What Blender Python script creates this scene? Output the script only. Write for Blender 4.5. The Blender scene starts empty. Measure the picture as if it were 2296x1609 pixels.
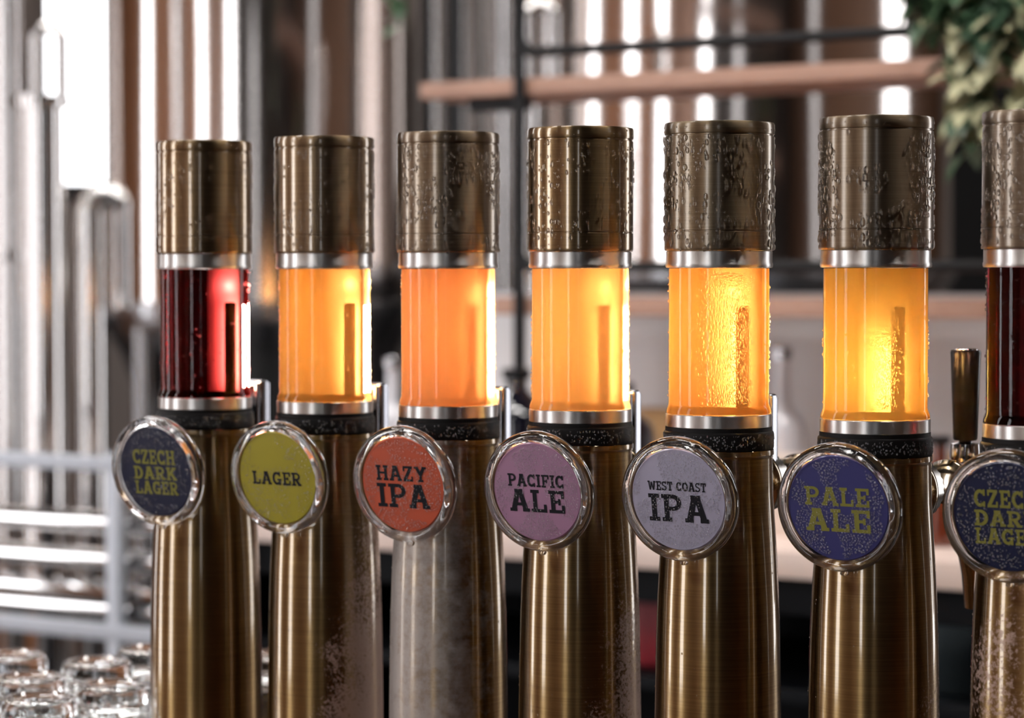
import bpy, bmesh, math, random
import numpy as np
from mathutils import Vector, Matrix, Euler

random.seed(7)
rng = np.random.default_rng(11)
SC = bpy.context.scene
COL = SC.collection
PI = math.pi
EYE = 1.53
BAR = 1.03
F = 85.0 / 36.0 * 2296.0
PITCH = math.atan(186.5 / F)
RV = Vector((0.8563, -0.5165, 0.0))      # along the row, to the right and nearer
NV = Vector((0.5165, 0.8563, 0.0))       # away from the customers
ROWANG = math.atan2(RV.y, RV.x)


def at(px, py, Y):
    x = (px - 1148.0) / F
    y = (804.5 - py) / F
    d = Vector((x, y * math.sin(PITCH) + math.cos(PITCH), y * math.cos(PITCH) - math.sin(PITCH)))
    d *= Y / d.y
    return Vector((d.x, d.y, d.z + EYE))


def on_line(px, c):
    """point seen at column px on the upright plane P.NV = c"""
    k = (px - 1148.0) / F
    Y = c / (k * NV.x + NV.y)
    return Vector((k * Y, Y, 0.0))


# ------------------------------------------------------------------ materials
def srgb(r, g, b):
    def f(c):
        c /= 255.0
        return c / 12.92 if c <= 0.04045 else ((c + 0.055) / 1.055) ** 2.4
    return (f(r), f(g), f(b), 1.0)


def new_mat(name):
    m = bpy.data.materials.new(name)
    m.use_nodes = True
    nt = m.node_tree
    nt.nodes.clear()
    out = nt.nodes.new('ShaderNodeOutputMaterial')
    return m, nt, out


def N(nt, typ, **kw):
    n = nt.nodes.new(typ)
    for k, v in kw.items():
        if k.startswith('i_'):
            n.inputs[k[2:].replace('_', ' ')].default_value = v
        else:
            setattr(n, k, v)
    return n


def L(nt, a, b):
    nt.links.new(a, b)


def pbr(name, col, rough=0.5, metal=0.0, coat=0.0, noise=None, noise_scale=8.0, stretch=(1, 1, 1), bump=0.0, spec=0.5, emit=None):
    m, nt, out = new_mat(name)
    p = N(nt, 'ShaderNodeBsdfPrincipled')
    p.inputs['Base Color'].default_value = col
    p.inputs['Roughness'].default_value = rough
    p.inputs['Metallic'].default_value = metal
    p.inputs['Coat Weight'].default_value = coat
    p.inputs['Coat Roughness'].default_value = 0.05
    p.inputs['Specular IOR Level'].default_value = spec
    tc = N(nt, 'ShaderNodeTexCoord')
    mp = N(nt, 'ShaderNodeMapping')
    mp.inputs['Scale'].default_value = stretch
    L(nt, tc.outputs['Object'], mp.inputs['Vector'])
    nz = N(nt, 'ShaderNodeTexNoise')
    nz.inputs['Scale'].default_value = noise_scale
    nz.inputs['Detail'].default_value = 5.0
    L(nt, mp.outputs[0], nz.inputs['Vector'])
    if noise is not None:
        mx = N(nt, 'ShaderNodeMix', data_type='RGBA')
        mx.inputs[6].default_value = col
        mx.inputs[7].default_value = noise
        L(nt, nz.outputs['Fac'], mx.inputs[0])
        L(nt, mx.outputs[2], p.inputs['Base Color'])
    if bump > 0:
        b = N(nt, 'ShaderNodeBump')
        b.inputs['Strength'].default_value = bump
        b.inputs['Distance'].default_value = 0.002
        L(nt, nz.outputs['Fac'], b.inputs['Height'])
        L(nt, b.outputs[0], p.inputs['Normal'])
    L(nt, p.outputs[0], out.inputs[0])
    return m


def brass(name, base, dark, fog=None, rough=0.24, aniso=0.85, coat=0.08, cior=1.6, fogcol=(0.46, 0.36, 0.32, 1)):
    """antique brushed brass; fog = (dir_x, dir_y, amount, zslope, scale) is a film of fine condensation"""
    m, nt, out = new_mat(name)
    tc = N(nt, 'ShaderNodeTexCoord')
    oi = N(nt, 'ShaderNodeObjectInfo')
    off = N(nt, 'ShaderNodeVectorMath', operation='MULTIPLY_ADD')
    cmb = N(nt, 'ShaderNodeCombineXYZ')
    for k in range(3):
        L(nt, oi.outputs['Random'], cmb.inputs[k])
    L(nt, cmb.outputs[0], off.inputs[0])
    off.inputs[1].default_value = (3.1, 1.7, 2.3)
    L(nt, tc.outputs['Object'], off.inputs[2])
    # brushed lines run around the tube
    mp = N(nt, 'ShaderNodeMapping')
    mp.inputs['Scale'].default_value = (12, 12, 900)
    L(nt, off.outputs[0], mp.inputs['Vector'])
    br = N(nt, 'ShaderNodeTexNoise', i_Scale=1.0, i_Detail=3.0)
    L(nt, mp.outputs[0], br.inputs['Vector'])
    pat = N(nt, 'ShaderNodeTexNoise', i_Scale=14.0, i_Detail=4.0)
    L(nt, off.outputs[0], pat.inputs['Vector'])
    avg = N(nt, 'ShaderNodeMath', operation='MULTIPLY_ADD')
    L(nt, br.outputs['Fac'], avg.inputs[0])
    avg.inputs[1].default_value = 0.5
    hlf = N(nt, 'ShaderNodeMath', operation='MULTIPLY')
    L(nt, pat.outputs['Fac'], hlf.inputs[0])
    hlf.inputs[1].default_value = 0.5
    L(nt, hlf.outputs[0], avg.inputs[2])
    ramp = N(nt, 'ShaderNodeValToRGB')
    ramp.color_ramp.elements[0].position = 0.32
    ramp.color_ramp.elements[0].color = dark
    ramp.color_ramp.elements[1].position = 0.62
    ramp.color_ramp.elements[1].color = base
    L(nt, avg.outputs[0], ramp.inputs[0])
    p = N(nt, 'ShaderNodeBsdfPrincipled')
    L(nt, ramp.outputs[0], p.inputs['Base Color'])
    p.inputs['Metallic'].default_value = 1.0
    p.inputs['Roughness'].default_value = rough
    p.inputs['Anisotropic'].default_value = aniso
    p.inputs['Anisotropic Rotation'].default_value = 0.25
    p.inputs['Coat Weight'].default_value = 1.0
    p.inputs['Coat IOR'].default_value = cior
    p.inputs['Coat Roughness'].default_value = coat
    tg = N(nt, 'ShaderNodeTangent', direction_type='RADIAL', axis='Z')
    L(nt, tg.outputs[0], p.inputs['Tangent'])
    bp = N(nt, 'ShaderNodeBump')
    bp.inputs['Strength'].default_value = 0.12
    bp.inputs['Distance'].default_value = 0.0004
    L(nt, br.outputs['Fac'], bp.inputs['Height'])
    L(nt, bp.outputs[0], p.inputs['Normal'])
    if fog is None:
        L(nt, p.outputs[0], out.inputs[0])
        return m
    dx, dy, amt, zs, scl = fog[:5]
    lo_, hi_ = fog[5:] if len(fog) > 5 else (0.98, 1.09)
    # speckled film: fine noise pushed by the side it sits on and by height
    dot = N(nt, 'ShaderNodeVectorMath', operation='DOT_PRODUCT')
    L(nt, tc.outputs['Object'], dot.inputs[0])
    dot.inputs[1].default_value = (dx / 0.05, dy / 0.05, zs)
    nb = N(nt, 'ShaderNodeTexNoise', i_Scale=scl, i_Detail=8.0, i_Roughness=0.7)
    L(nt, off.outputs[0], nb.inputs['Vector'])
    nl = N(nt, 'ShaderNodeTexNoise', i_Scale=26.0, i_Detail=3.0)
    L(nt, off.outputs[0], nl.inputs['Vector'])
    s1 = N(nt, 'ShaderNodeMath', operation='MULTIPLY_ADD')
    L(nt, dot.outputs['Value'], s1.inputs[0])
    s1.inputs[1].default_value = 0.42
    s1.inputs[2].default_value = amt
    s2 = N(nt, 'ShaderNodeMath', operation='ADD')
    L(nt, s1.outputs[0], s2.inputs[0])
    L(nt, nb.outputs['Fac'], s2.inputs[1])
    s3 = N(nt, 'ShaderNodeMath', operation='MULTIPLY_ADD')
    L(nt, nl.outputs['Fac'], s3.inputs[0])
    s3.inputs[1].default_value = 0.5
    L(nt, s2.outputs[0], s3.inputs[2])
    fr = N(nt, 'ShaderNodeValToRGB')
    fr.color_ramp.elements[0].position = 0.98
    fr.color_ramp.elements[0].color = (0, 0, 0, 1)
    fr.color_ramp.elements[1].position = 1.0
    fr.color_ramp.elements[1].color = (1, 1, 1, 1)
    sub = N(nt, 'ShaderNodeMath', operation='MULTIPLY', use_clamp=True)
    mr = N(nt, 'ShaderNodeMapRange')
    mr.inputs['From Min'].default_value = lo_
    mr.inputs['From Max'].default_value = hi_
    L(nt, s3.outputs[0], mr.inputs['Value'])
    nt.nodes.remove(fr)
    sub.inputs[1].default_value = 0.8
    L(nt, mr.outputs[0], sub.inputs[0])
    film = N(nt, 'ShaderNodeBsdfPrincipled')
    film.inputs['Base Color'].default_value = fogcol
    film.inputs['Roughness'].default_value = 0.42
    film.inputs['Metallic'].default_value = 0.35
    b2 = N(nt, 'ShaderNodeBump')
    b2.inputs['Strength'].default_value = 0.6
    b2.inputs['Distance'].default_value = 0.001
    L(nt, nb.outputs['Fac'], b2.inputs['Height'])
    L(nt, b2.outputs[0], film.inputs['Normal'])
    mix = N(nt, 'ShaderNodeMixShader')
    L(nt, sub.outputs[0], mix.inputs[0])
    L(nt, p.outputs[0], mix.inputs[1])
    L(nt, film.outputs[0], mix.inputs[2])
    L(nt, mix.outputs[0], out.inputs[0])
    return m


def steel(name, col=(0.62, 0.6, 0.58, 1), rough=0.12, aniso=0.0, wave=0.0, var=0.0):
    m, nt, out = new_mat(name)
    p = N(nt, 'ShaderNodeBsdfPrincipled')
    p.inputs['Base Color'].default_value = col
    p.inputs['Metallic'].default_value = 1.0
    p.inputs['Roughness'].default_value = rough
    tc = N(nt, 'ShaderNodeTexCoord')
    if aniso > 0:
        p.inputs['Anisotropic'].default_value = aniso
        p.inputs['Anisotropic Rotation'].default_value = 0.25
        tg = N(nt, 'ShaderNodeTangent', direction_type='RADIAL', axis='Z')
        L(nt, tg.outputs[0], p.inputs['Tangent'])
    if wave > 0:
        mp = N(nt, 'ShaderNodeMapping')
        mp.inputs['Scale'].default_value = (3.0, 3.0, 1.1)
        L(nt, tc.outputs['Object'], mp.inputs['Vector'])
        nz = N(nt, 'ShaderNodeTexNoise', i_Scale=1.0, i_Detail=1.0)
        L(nt, mp.outputs[0], nz.inputs['Vector'])
        b = N(nt, 'ShaderNodeBump')
        b.inputs['Strength'].default_value = wave
        b.inputs['Distance'].default_value = 0.05
        L(nt, nz.outputs['Fac'], b.inputs['Height'])
        L(nt, b.outputs[0], p.inputs['Normal'])
    L(nt, p.outputs[0], out.inputs[0])
    return m


def clear(name, tint=(1, 1, 1, 1), ior=1.5, boost=1.0, rough=0.02):
    """thin clear wall: lets light straight through and mirrors by Fresnel"""
    m, nt, out = new_mat(name)
    t = N(nt, 'ShaderNodeBsdfTransparent')
    t.inputs[0].default_value = tint
    g = N(nt, 'ShaderNodeBsdfGlossy')
    g.inputs['Roughness'].default_value = rough
    fr = N(nt, 'ShaderNodeFresnel')
    fr.inputs['IOR'].default_value = ior
    mul = N(nt, 'ShaderNodeMath', operation='MULTIPLY', use_clamp=True)
    mul.inputs[1].default_value = boost
    geo = N(nt, 'ShaderNodeNewGeometry')
    inv = N(nt, 'ShaderNodeMath', operation='SUBTRACT')
    inv.inputs[0].default_value = 1.0
    L(nt, geo.outputs['Backfacing'], inv.inputs[1])
    m0 = N(nt, 'ShaderNodeMath', operation='MULTIPLY')
    L(nt, inv.outputs[0], m0.inputs[0])
    L(nt, fr.outputs[0], m0.inputs[1])
    L(nt, m0.outputs[0], mul.inputs[0])
    mx = N(nt, 'ShaderNodeMixShader')
    L(nt, mul.outputs[0], mx.inputs[0])
    L(nt, t.outputs[0], mx.inputs[1])
    L(nt, g.outputs[0], mx.inputs[2])
    L(nt, mx.outputs[0], out.inputs[0])
    return m


def glass(name, ior=1.5, tint=(1, 1, 1, 1), rough=0.0, thin=0.0, bump=0.0):
    m, nt, out = new_mat(name)
    g = N(nt, 'ShaderNodeBsdfGlass')
    g.inputs['IOR'].default_value = ior
    g.inputs['Color'].default_value = tint
    g.inputs['Roughness'].default_value = rough
    if bump > 0:
        tc = N(nt, 'ShaderNodeTexCoord')
        nz = N(nt, 'ShaderNodeTexNoise', i_Scale=120.0, i_Detail=2.0)
        L(nt, tc.outputs['Object'], nz.inputs['Vector'])
        b = N(nt, 'ShaderNodeBump')
        b.inputs['Strength'].default_value = bump
        b.inputs['Distance'].default_value = 0.002
        L(nt, nz.outputs['Fac'], b.inputs['Height'])
        L(nt, b.outputs[0], g.inputs['Normal'])
    if thin > 0:
        t = N(nt, 'ShaderNodeBsdfTransparent')
        mx = N(nt, 'ShaderNodeMixShader')
        mx.inputs[0].default_value = thin
        L(nt, g.outputs[0], mx.inputs[1])
        L(nt, t.outputs[0], mx.inputs[2])
        L(nt, mx.outputs[0], out.inputs[0])
    else:
        L(nt, g.outputs[0], out.inputs[0])
    return m


def beer_mat(name, haze, trans, refr, rr, wt, wd, absorb):
    """beer: cloudy skin (translucent + a little diffuse), a rough clear part and an absorbing body"""
    m, nt, out = new_mat(name)
    t = N(nt, 'ShaderNodeBsdfTranslucent')
    t.inputs[0].default_value = trans
    d = N(nt, 'ShaderNodeBsdfDiffuse')
    d.inputs[0].default_value = haze
    r = N(nt, 'ShaderNodeBsdfRefraction')
    r.inputs['Color'].default_value = refr
    r.inputs['Roughness'].default_value = rr
    r.inputs['IOR'].default_value = 1.15
    m1 = N(nt, 'ShaderNodeMixShader')
    m1.inputs[0].default_value = wd
    L(nt, t.outputs[0], m1.inputs[1])
    L(nt, d.outputs[0], m1.inputs[2])
    m2 = N(nt, 'ShaderNodeMixShader')
    m2.inputs[0].default_value = wt
    L(nt, r.outputs[0], m2.inputs[1])
    L(nt, m1.outputs[0], m2.inputs[2])
    L(nt, m2.outputs[0], out.inputs[0])
    a = N(nt, 'ShaderNodeVolumeAbsorption')
    mx = max(absorb)
    a.inputs['Density'].default_value = mx
    a.inputs['Color'].default_value = (1 - absorb[0] / mx, 1 - absorb[1] / mx, 1 - absorb[2] / mx, 1)
    L(nt, a.outputs[0], out.inputs['Volume'])
    return m


def emit(name, col, s):
    m, nt, out = new_mat(name)
    e = N(nt, 'ShaderNodeEmission')
    e.inputs[0].default_value = col
    e.inputs[1].default_value = s
    L(nt, e.outputs[0], out.inputs[0])
    return m


# ------------------------------------------------------------------ mesh helpers
def lathe(bm, prof, segs=64, close=False, M=None):
    rings = []
    for r, z in prof:
        if r < 1e-6:
            rings.append([bm.verts.new((0, 0, z))])
        else:
            rings.append([bm.verts.new((r * math.cos(2 * PI * k / segs), r * math.sin(2 * PI * k / segs), z)) for k in range(segs)])
    vs = [v for R in rings for v in R]
    pairs = list(zip(rings[:-1], rings[1:]))
    if close:
        pairs.append((rings[-1], rings[0]))
    for a, b in pairs:
        for k in range(segs):
            k2 = (k + 1) % segs
            if len(a) == 1 and len(b) == 1:
                continue
            if len(a) == 1:
                bm.faces.new((a[0], b[k2], b[k]))
            elif len(b) == 1:
                bm.faces.new((a[k], a[k2], b[0]))
            else:
                bm.faces.new((a[k], a[k2], b[k2], b[k]))
    if M is not None:
        bmesh.ops.transform(bm, matrix=M, verts=vs)
    return vs


def box(bm, sx, sy, sz, M=None, bev=0.0, seg=2):
    r = bmesh.ops.create_cube(bm, size=1.0)
    vs = r['verts']
    for v in vs:
        v.co.x *= sx
        v.co.y *= sy
        v.co.z *= sz
    if bev > 0:
        es = list({e for v in vs for e in v.link_edges})
        rr = bmesh.ops.bevel(bm, geom=es, offset=bev, segments=seg, affect='EDGES', profile=0.7)
        vs = list(set(rr['verts']) | {v for v in vs if v.is_valid})
    if M is not None:
        bmesh.ops.transform(bm, matrix=M, verts=vs)
    return vs


def tube(bm, pts, r, segs=16, caps=True):
    pts = [Vector(p) for p in pts]
    rad = r if isinstance(r, (list, tuple)) else [r] * len(pts)
    rings = []
    ref = None
    for i, p in enumerate(pts):
        a = pts[max(i - 1, 0)]
        b = pts[min(i + 1, len(pts) - 1)]
        t = (b - a).normalized()
        if ref is None:
            ref = Vector((0, 0, 1)) if abs(t.z) < 0.9 else Vector((1, 0, 0))
        u = (ref - t * ref.dot(t)).normalized()
        ref = u
        w = t.cross(u)
        rings.append([bm.verts.new(p + rad[i] * (u * math.cos(2 * PI * k / segs) + w * math.sin(2 * PI * k / segs))) for k in range(segs)])
    for a, b in zip(rings[:-1], rings[1:]):
        for k in range(segs):
            k2 = (k + 1) % segs
            bm.faces.new((a[k], a[k2], b[k2], b[k]))
    if caps:
        bm.faces.new(list(reversed(rings[0])))
        bm.faces.new(rings[-1])


def arc_pts(c, u, v, r, a0, a1, n):
    return [c + u * (r * math.cos(a0 + (a1 - a0) * k / n)) + v * (r * math.sin(a0 + (a1 - a0) * k / n)) for k in range(n + 1)]


def finish(bm, name, smooth=True, angle=35):
    bmesh.ops.recalc_face_normals(bm, faces=bm.faces)
    me = bpy.data.meshes.new(name)
    bm.to_mesh(me)
    bm.free()
    if smooth:
        me.shade_smooth()
        me.set_sharp_from_angle(angle=math.radians(angle))
    return me


def obj(name, data, mat=None, parent=None, loc=None, M=None):
    if isinstance(data, bmesh.types.BMesh):
        data = finish(data, name)
    if mat is not None and len(data.materials) == 0:
        data.materials.append(mat)
    o = bpy.data.objects.new(name, data)
    COL.objects.link(o)
    if parent is not None:
        o.parent = parent
    if M is not None:
        o.matrix_basis = M
    elif loc is not None:
        o.location = loc
    return o


def thing(name, label, cat, loc=(0, 0, 0), rz=0.0, group=None):
    o = bpy.data.objects.new(name, None)
    o.empty_display_size = 0.05
    COL.objects.link(o)
    o.location = loc
    o.rotation_euler = (0, 0, rz)
    return tag(o, label, cat, group)


def tag(o, label, cat, group=None):
    o['label'] = label
    o['category'] = cat
    if group:
        o['group'] = group
    return o


def struct(name, bm, mat, parent=None):
    o = obj(name, bm, mat, parent)
    if parent is None:
        o['kind'] = 'structure'
    return o


def T(x, y, z):
    return Matrix.Translation((x, y, z))


def droplets(name, items, mat, parent, stuff=True):
    """items: (pos, normal, up, half width, half height, dome)"""
    V, Fc = [], []
    for pos, n, up, a, b, h in items:
        segs = 10 if a > 0.0011 else 7
        rows = 4 if a > 0.0011 else 3
        n = n.normalized()
        s = up.cross(n).normalized()
        up = n.cross(s)
        base = len(V)
        # a sagging bead: wider towards its lower side
        for r_ in range(rows):
            el = (PI / 2) * r_ / rows
            for k in range(segs):
                an = 2 * PI * k / segs
                ca, sa = math.cos(an), math.sin(an)
                wob = 1.0 - 0.22 * sa * (b / a - 0.8)
                V.append(pos + s * (a * ca * math.cos(el) * wob) + up * (b * sa * math.cos(el)) + n * (h * math.sin(el) - 0.00004))
        V.append(pos + n * h - up * (b * 0.15))
        for r_ in range(rows - 1):
            for k in range(segs):
                k2 = (k + 1) % segs
                Fc.append((base + r_ * segs + k, base + r_ * segs + k2, base + (r_ + 1) * segs + k2, base + (r_ + 1) * segs + k))
        top = base + rows * segs
        for k in range(segs):
            k2 = (k + 1) % segs
            Fc.append((base + (rows - 1) * segs + k, base + (rows - 1) * segs + k2, top))
    me = bpy.data.meshes.new(name)
    me.from_pydata([tuple(v) for v in V], [], Fc)
    me.shade_smooth()
    o = obj(name, me, mat, parent)
    if stuff:
        o['kind'] = 'stuff'
    return o


# simple smooth value noise used to clump the beads
class Clump:
    def __init__(self, seed, na=9, nz=6):
        g = np.random.default_rng(seed)
        self.g = g.random((na, nz))
        self.na, self.nz = na, nz

    def __call__(self, a, z):
        x = (a % 1.0) * self.na
        y = min(max(z, 0.0), 0.999) * (self.nz - 1)
        i, j = int(x) % self.na, int(y)
        fx, fy = x - int(x), y - j
        i2, j2 = (i + 1) % self.na, j + 1
        g = self.g
        return (g[i, j] * (1 - fx) + g[i2, j] * fx) * (1 - fy) + (g[i, j2] * (1 - fx) + g[i2, j2] * fx) * fy


def wet_tube(seed, rfun, z0, z1, n, smin, smax, thr=0.35, band=None, dome=0.55, pw=1.7, tall=1.25):
    """beads on an upright tube; band = (centre azimuth, half width) in radians keeps them to one strip"""
    g = np.random.default_rng(seed)
    cl = Clump(seed + 5, 13, 6)
    items = []
    tries = 0
    cells = {}
    while len(items) < n and tries < n * 30:
        tries += 1
        if band is None:
            a = g.uniform(-PI, PI) if g.random() < 0.18 else g.uniform(-1.75, 1.75)
        else:
            a = band[0] + band[1] * g.normal() * 0.6
        t = g.random()
        if cl(a / (2 * PI) + 0.5, t) < thr:
            continue
        s = smin + (smax - smin) * g.random() ** pw
        z = z0 + (z1 - z0) * t
        r = rfun(z)
        key = (int(a * r / 0.003), int(z / 0.003))
        ok = True
        for ka in (-1, 0, 1):
            for kz in (-1, 0, 1):
                for (aa, zz, ss) in cells.get((key[0] + ka, key[1] + kz), ()):
                    if (aa - a) ** 2 * r * r + (zz - z) ** 2 < (0.82 * (ss + s)) ** 2:
                        ok = False
        if not ok:
            continue
        cells.setdefault(key, []).append((a, z, s))
        n_ = Vector((math.sin(a), -math.cos(a), 0))
        b = s * (tall if s < 0.0012 else tall + 0.45 * g.random())
        items.append((Vector((n_.x * r, n_.y * r, z)), n_, Vector((0, 0, 1)), s * g.uniform(0.85, 1.1), b, s * dome))
    return items


# ------------------------------------------------------------------ slab lettering
def glyph(ch):
    q = []     # list of polygons
    s, w = 0.15, 0.235

    def seg(x0, y0, x1, y1, t=w):
        d = Vector((x1 - x0, y1 - y0))
        n = Vector((-d.y, d.x)).normalized() * (t / 2)
        q.append([(x0 + n.x, y0 + n.y), (x1 + n.x, y1 + n.y), (x1 - n.x, y1 - n.y), (x0 - n.x, y0 - n.y)])

    def bar(x0, y0, x1, y1):
        q.append([(x0, y0), (x1, y0), (x1, y1), (x0, y1)])

    def arc(cx, cy, rx, ry, a0, a1, t=w, n=14):
        for k in range(n):
            b0 = math.radians(a0 + (a1 - a0) * k / n)
            b1 = math.radians(a0 + (a1 - a0) * (k + 1) / n)
            o = lambda b, m: (cx + (rx - m) * math.cos(b), cy + (ry - m * 0.8) * math.sin(b))
            q.append([o(b0, 0), o(b1, 0), o(b1, t), o(b0, t)])

    def serif(x, y, hw=0.2):
        bar(x - hw, y, x + hw, y + s)

    W = 0.85
    if ch == 'A':
        W = 0.95
        seg(0.16, 0.02, 0.44, 0.98)
        seg(0.79, 0.02, 0.51, 0.98)
        bar(0.28, 0.26, 0.68, 0.4)
        bar(0.26, 1 - s, 0.66, 1)
        serif(0.16, 0, 0.17)
        serif(0.79, 0, 0.17)
    elif ch == 'O':
        W = 0.9
        arc(0.44, 0.5, 0.45, 0.5, 0, 360, w, 24)
    elif ch in 'CG':
        arc(0.44, 0.5, 0.44, 0.5, 45, 315)
        bar(0.66, 0.64, 0.8, 1.0)
        if ch == 'C':
            bar(0.66, 0.0, 0.8, 0.32)
        else:
            bar(0.62, 0.0, 0.82, 0.46)
            bar(0.46, 0.36, 0.9, 0.48)
            W = 0.9
    elif ch == 'D':
        bar(0.1, 0, 0.3, 1)
        arc(0.38, 0.5, 0.46, 0.5, -90, 90)
        bar(0, 0, 0.4, 0.16)
        bar(0, 0.84, 0.4, 1)
    elif ch in 'EFL':
        bar(0.1, 0, 0.3, 1)
        W = 0.78
        if ch == 'L':
            bar(0, 1 - s, 0.42, 1)
        else:
            bar(0, 0.85, 0.76, 1)
            bar(0.62, 0.66, 0.76, 1)
            bar(0.3, 0.43, 0.56, 0.57)
            bar(0.46, 0.36, 0.57, 0.64)
        if ch == 'F':
            bar(0, 0, 0.42, s)
        else:
            bar(0, 0, 0.76, 0.15)
            bar(0.62, 0, 0.76, 0.36)
    elif ch == 'H':
        W = 0.95
        bar(0.1, 0, 0.3, 1)
        bar(0.65, 0, 0.85, 1)
        bar(0.25, 0.43, 0.7, 0.57)
        for x in (0.2, 0.75):
            serif(x, 0, 0.19)
            serif(x, 1 - s, 0.19)
    elif ch == 'I':
        W = 0.44
        bar(0.12, 0, 0.32, 1)
        serif(0.22, 0, 0.22)
        serif(0.22, 1 - s, 0.22)
    elif ch == 'K':
        W = 0.95
        bar(0.1, 0, 0.3, 1)
        seg(0.28, 0.42, 0.74, 0.95)
        seg(0.42, 0.56, 0.78, 0.06)
        serif(0.2, 0, 0.19)
        serif(0.2, 1 - s, 0.19)
        serif(0.75, 0, 0.19)
        serif(0.72, 1 - s, 0.19)
    elif ch in 'PR':
        bar(0.1, 0, 0.3, 1)
        arc(0.46, 0.7, 0.36, 0.3, -90, 90, 0.19)
        bar(0, 0.85, 0.48, 1)
        bar(0.25, 0.4, 0.48, 0.545)
        serif(0.2, 0, 0.2)
        if ch == 'R':
            W = 0.92
            seg(0.45, 0.45, 0.72, 0.05)
            serif(0.74, 0, 0.16)
    elif ch == 'S':
        W = 0.76
        arc(0.38, 0.725, 0.36, 0.275, 20, 270, 0.18)
        arc(0.38, 0.275, 0.38, 0.275, -160, 90, 0.18)
        bar(0.58, 0.7, 0.7, 1.0)
        bar(0.02, 0.0, 0.14, 0.3)
    elif ch == 'T':
        bar(0.32, 0, 0.52, 1)
        bar(0.02, 0.85, 0.82, 1)
        bar(0.02, 0.64, 0.15, 1)
        bar(0.69, 0.64, 0.82, 1)
        serif(0.42, 0, 0.22)
    elif ch == 'W':
        W = 1.25
        seg(0.18, 0.98, 0.36, 0.02, 0.18)
        seg(0.62, 0.9, 0.38, 0.02, 0.16)
        seg(0.6, 0.9, 0.86, 0.02, 0.16)
        seg(1.07, 0.98, 0.88, 0.02, 0.18)
        serif(0.17, 1 - s, 0.17)
        serif(1.08, 1 - s, 0.17)
    elif ch == 'Y':
        W = 0.95
        seg(0.18, 0.97, 0.47, 0.45)
        seg(0.77, 0.97, 0.48, 0.45)
        bar(0.375, 0, 0.575, 0.5)
        serif(0.475, 0, 0.2)
        serif(0.17, 1 - s, 0.17)
        serif(0.78, 1 - s, 0.17)
    elif ch == 'Z':
        W = 0.8
        bar(0.03, 0.85, 0.76, 1)
        bar(0.02, 0, 0.77, 0.15)
        seg(0.14, 0.1, 0.64, 0.9)
        bar(0.03, 0.66, 0.16, 1)
        bar(0.64, 0, 0.77, 0.34)
    elif ch == ' ':
        W = 0.35
    return q, W


def lettering(lines, z, th=0.0003):
    """lines: (text, width, height, base y)"""
    bm = bmesh.new()
    for text, width, height, y0 in lines:
        x, polys, gap = 0.0, [], 0.1
        for ch in text:
            q, W = glyph(ch)
            polys += [[(px + x, py) for px, py in poly] for poly in q]
            x += W + gap
        tot = x - gap
        k = width / tot
        for i, poly in enumerate(polys):
            zz = z + th + 0.000004 * (i % 7)
            vs = [bm.verts.new((px * k - width / 2, py * height + y0, zz)) for px, py in poly]
            try:
                f = bm.faces.new(vs)
                f.normal_update()
                if f.normal.z < 0:
                    f.normal_flip()
            except ValueError:
                pass
    me = bpy.data.meshes.new('lettering')
    bm.to_mesh(me)
    bm.free()
    return me


# ------------------------------------------------------------------ shared materials
BR_A = (0.24, 0.155, 0.063, 1)
BR_B = (0.15, 0.092, 0.035, 1)
CAP_ROUGH = [0.33, 0.37, 0.40, 0.33, 0.42, 0.42, 0.42]
CAP_COL = [((0.27, 0.18, 0.095, 1), (0.18, 0.12, 0.06, 1)), ((0.27, 0.19, 0.11, 1), (0.19, 0.13, 0.075, 1)), ((0.25, 0.185, 0.12, 1), (0.18, 0.13, 0.085, 1)), ((0.27, 0.18, 0.09, 1), (0.18, 0.12, 0.06, 1)),
           ((0.23, 0.17, 0.105, 1), (0.165, 0.12, 0.07, 1)), ((0.23, 0.17, 0.11, 1), (0.165, 0.12, 0.075, 1)), ((0.24, 0.185, 0.13, 1), (0.175, 0.13, 0.09, 1))]
M_CAPS = [brass('antique_brass_cap', c[0], c[1], rough=r, aniso=0.92, coat=0.06 if r < 0.4 else 0.16, cior=1.6 if r < 0.4 else 1.45) for r, c in zip(CAP_ROUGH, CAP_COL)]
TOWER_FOG = {
    0: (0.5, 0.2, -0.20, -1.5, 260.0),
    1: (0.9, -0.35, 0.13, -2.4, 380.0),
    2: (-0.85, -0.40, 0.24, -0.8, 110.0, 0.80, 1.30),
    3: (0.9, -0.25, 0.15, -2.8, 380.0),
    4: (0.5, 0.2, -0.22, -1.5, 260.0),
    5: (0.8, -0.1, 0.06, -2.6, 380.0),
    6: (-0.5, -0.5, 0.0, -1.0, 260.0),
}
FOGC = {2: (0.42, 0.385, 0.36, 1)}
M_LIP = brass('brass_lip', BR_A, BR_B, rough=0.18)
M_STEEL = steel('brushed_steel_ring', (0.66, 0.64, 0.62, 1), 0.40, aniso=0.92)
M_CHROME = steel('chrome', (0.5, 0.5, 0.52, 1), 0.09)
M_PLATE = steel('dark_chrome', (0.22, 0.22, 0.24, 1), 0.12)
M_RUBBER = pbr('black_rubber', (0.012, 0.011, 0.011, 1), 0.5, spec=0.12, noise=(0.008, 0.007, 0.007, 1), noise_scale=60)
M_TUBE = clear('tube_glass', (1, 0.99, 0.97, 1), 1.4, 0.6, 0.03)
M_RIM = glass('badge_acrylic', 1.47, (1, 1, 1, 1), 0.0, 0.05, 0.12)
M_DROP = glass('water_bead', 1.36, (1, 1, 1, 1), 0.0, 0.0)


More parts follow.
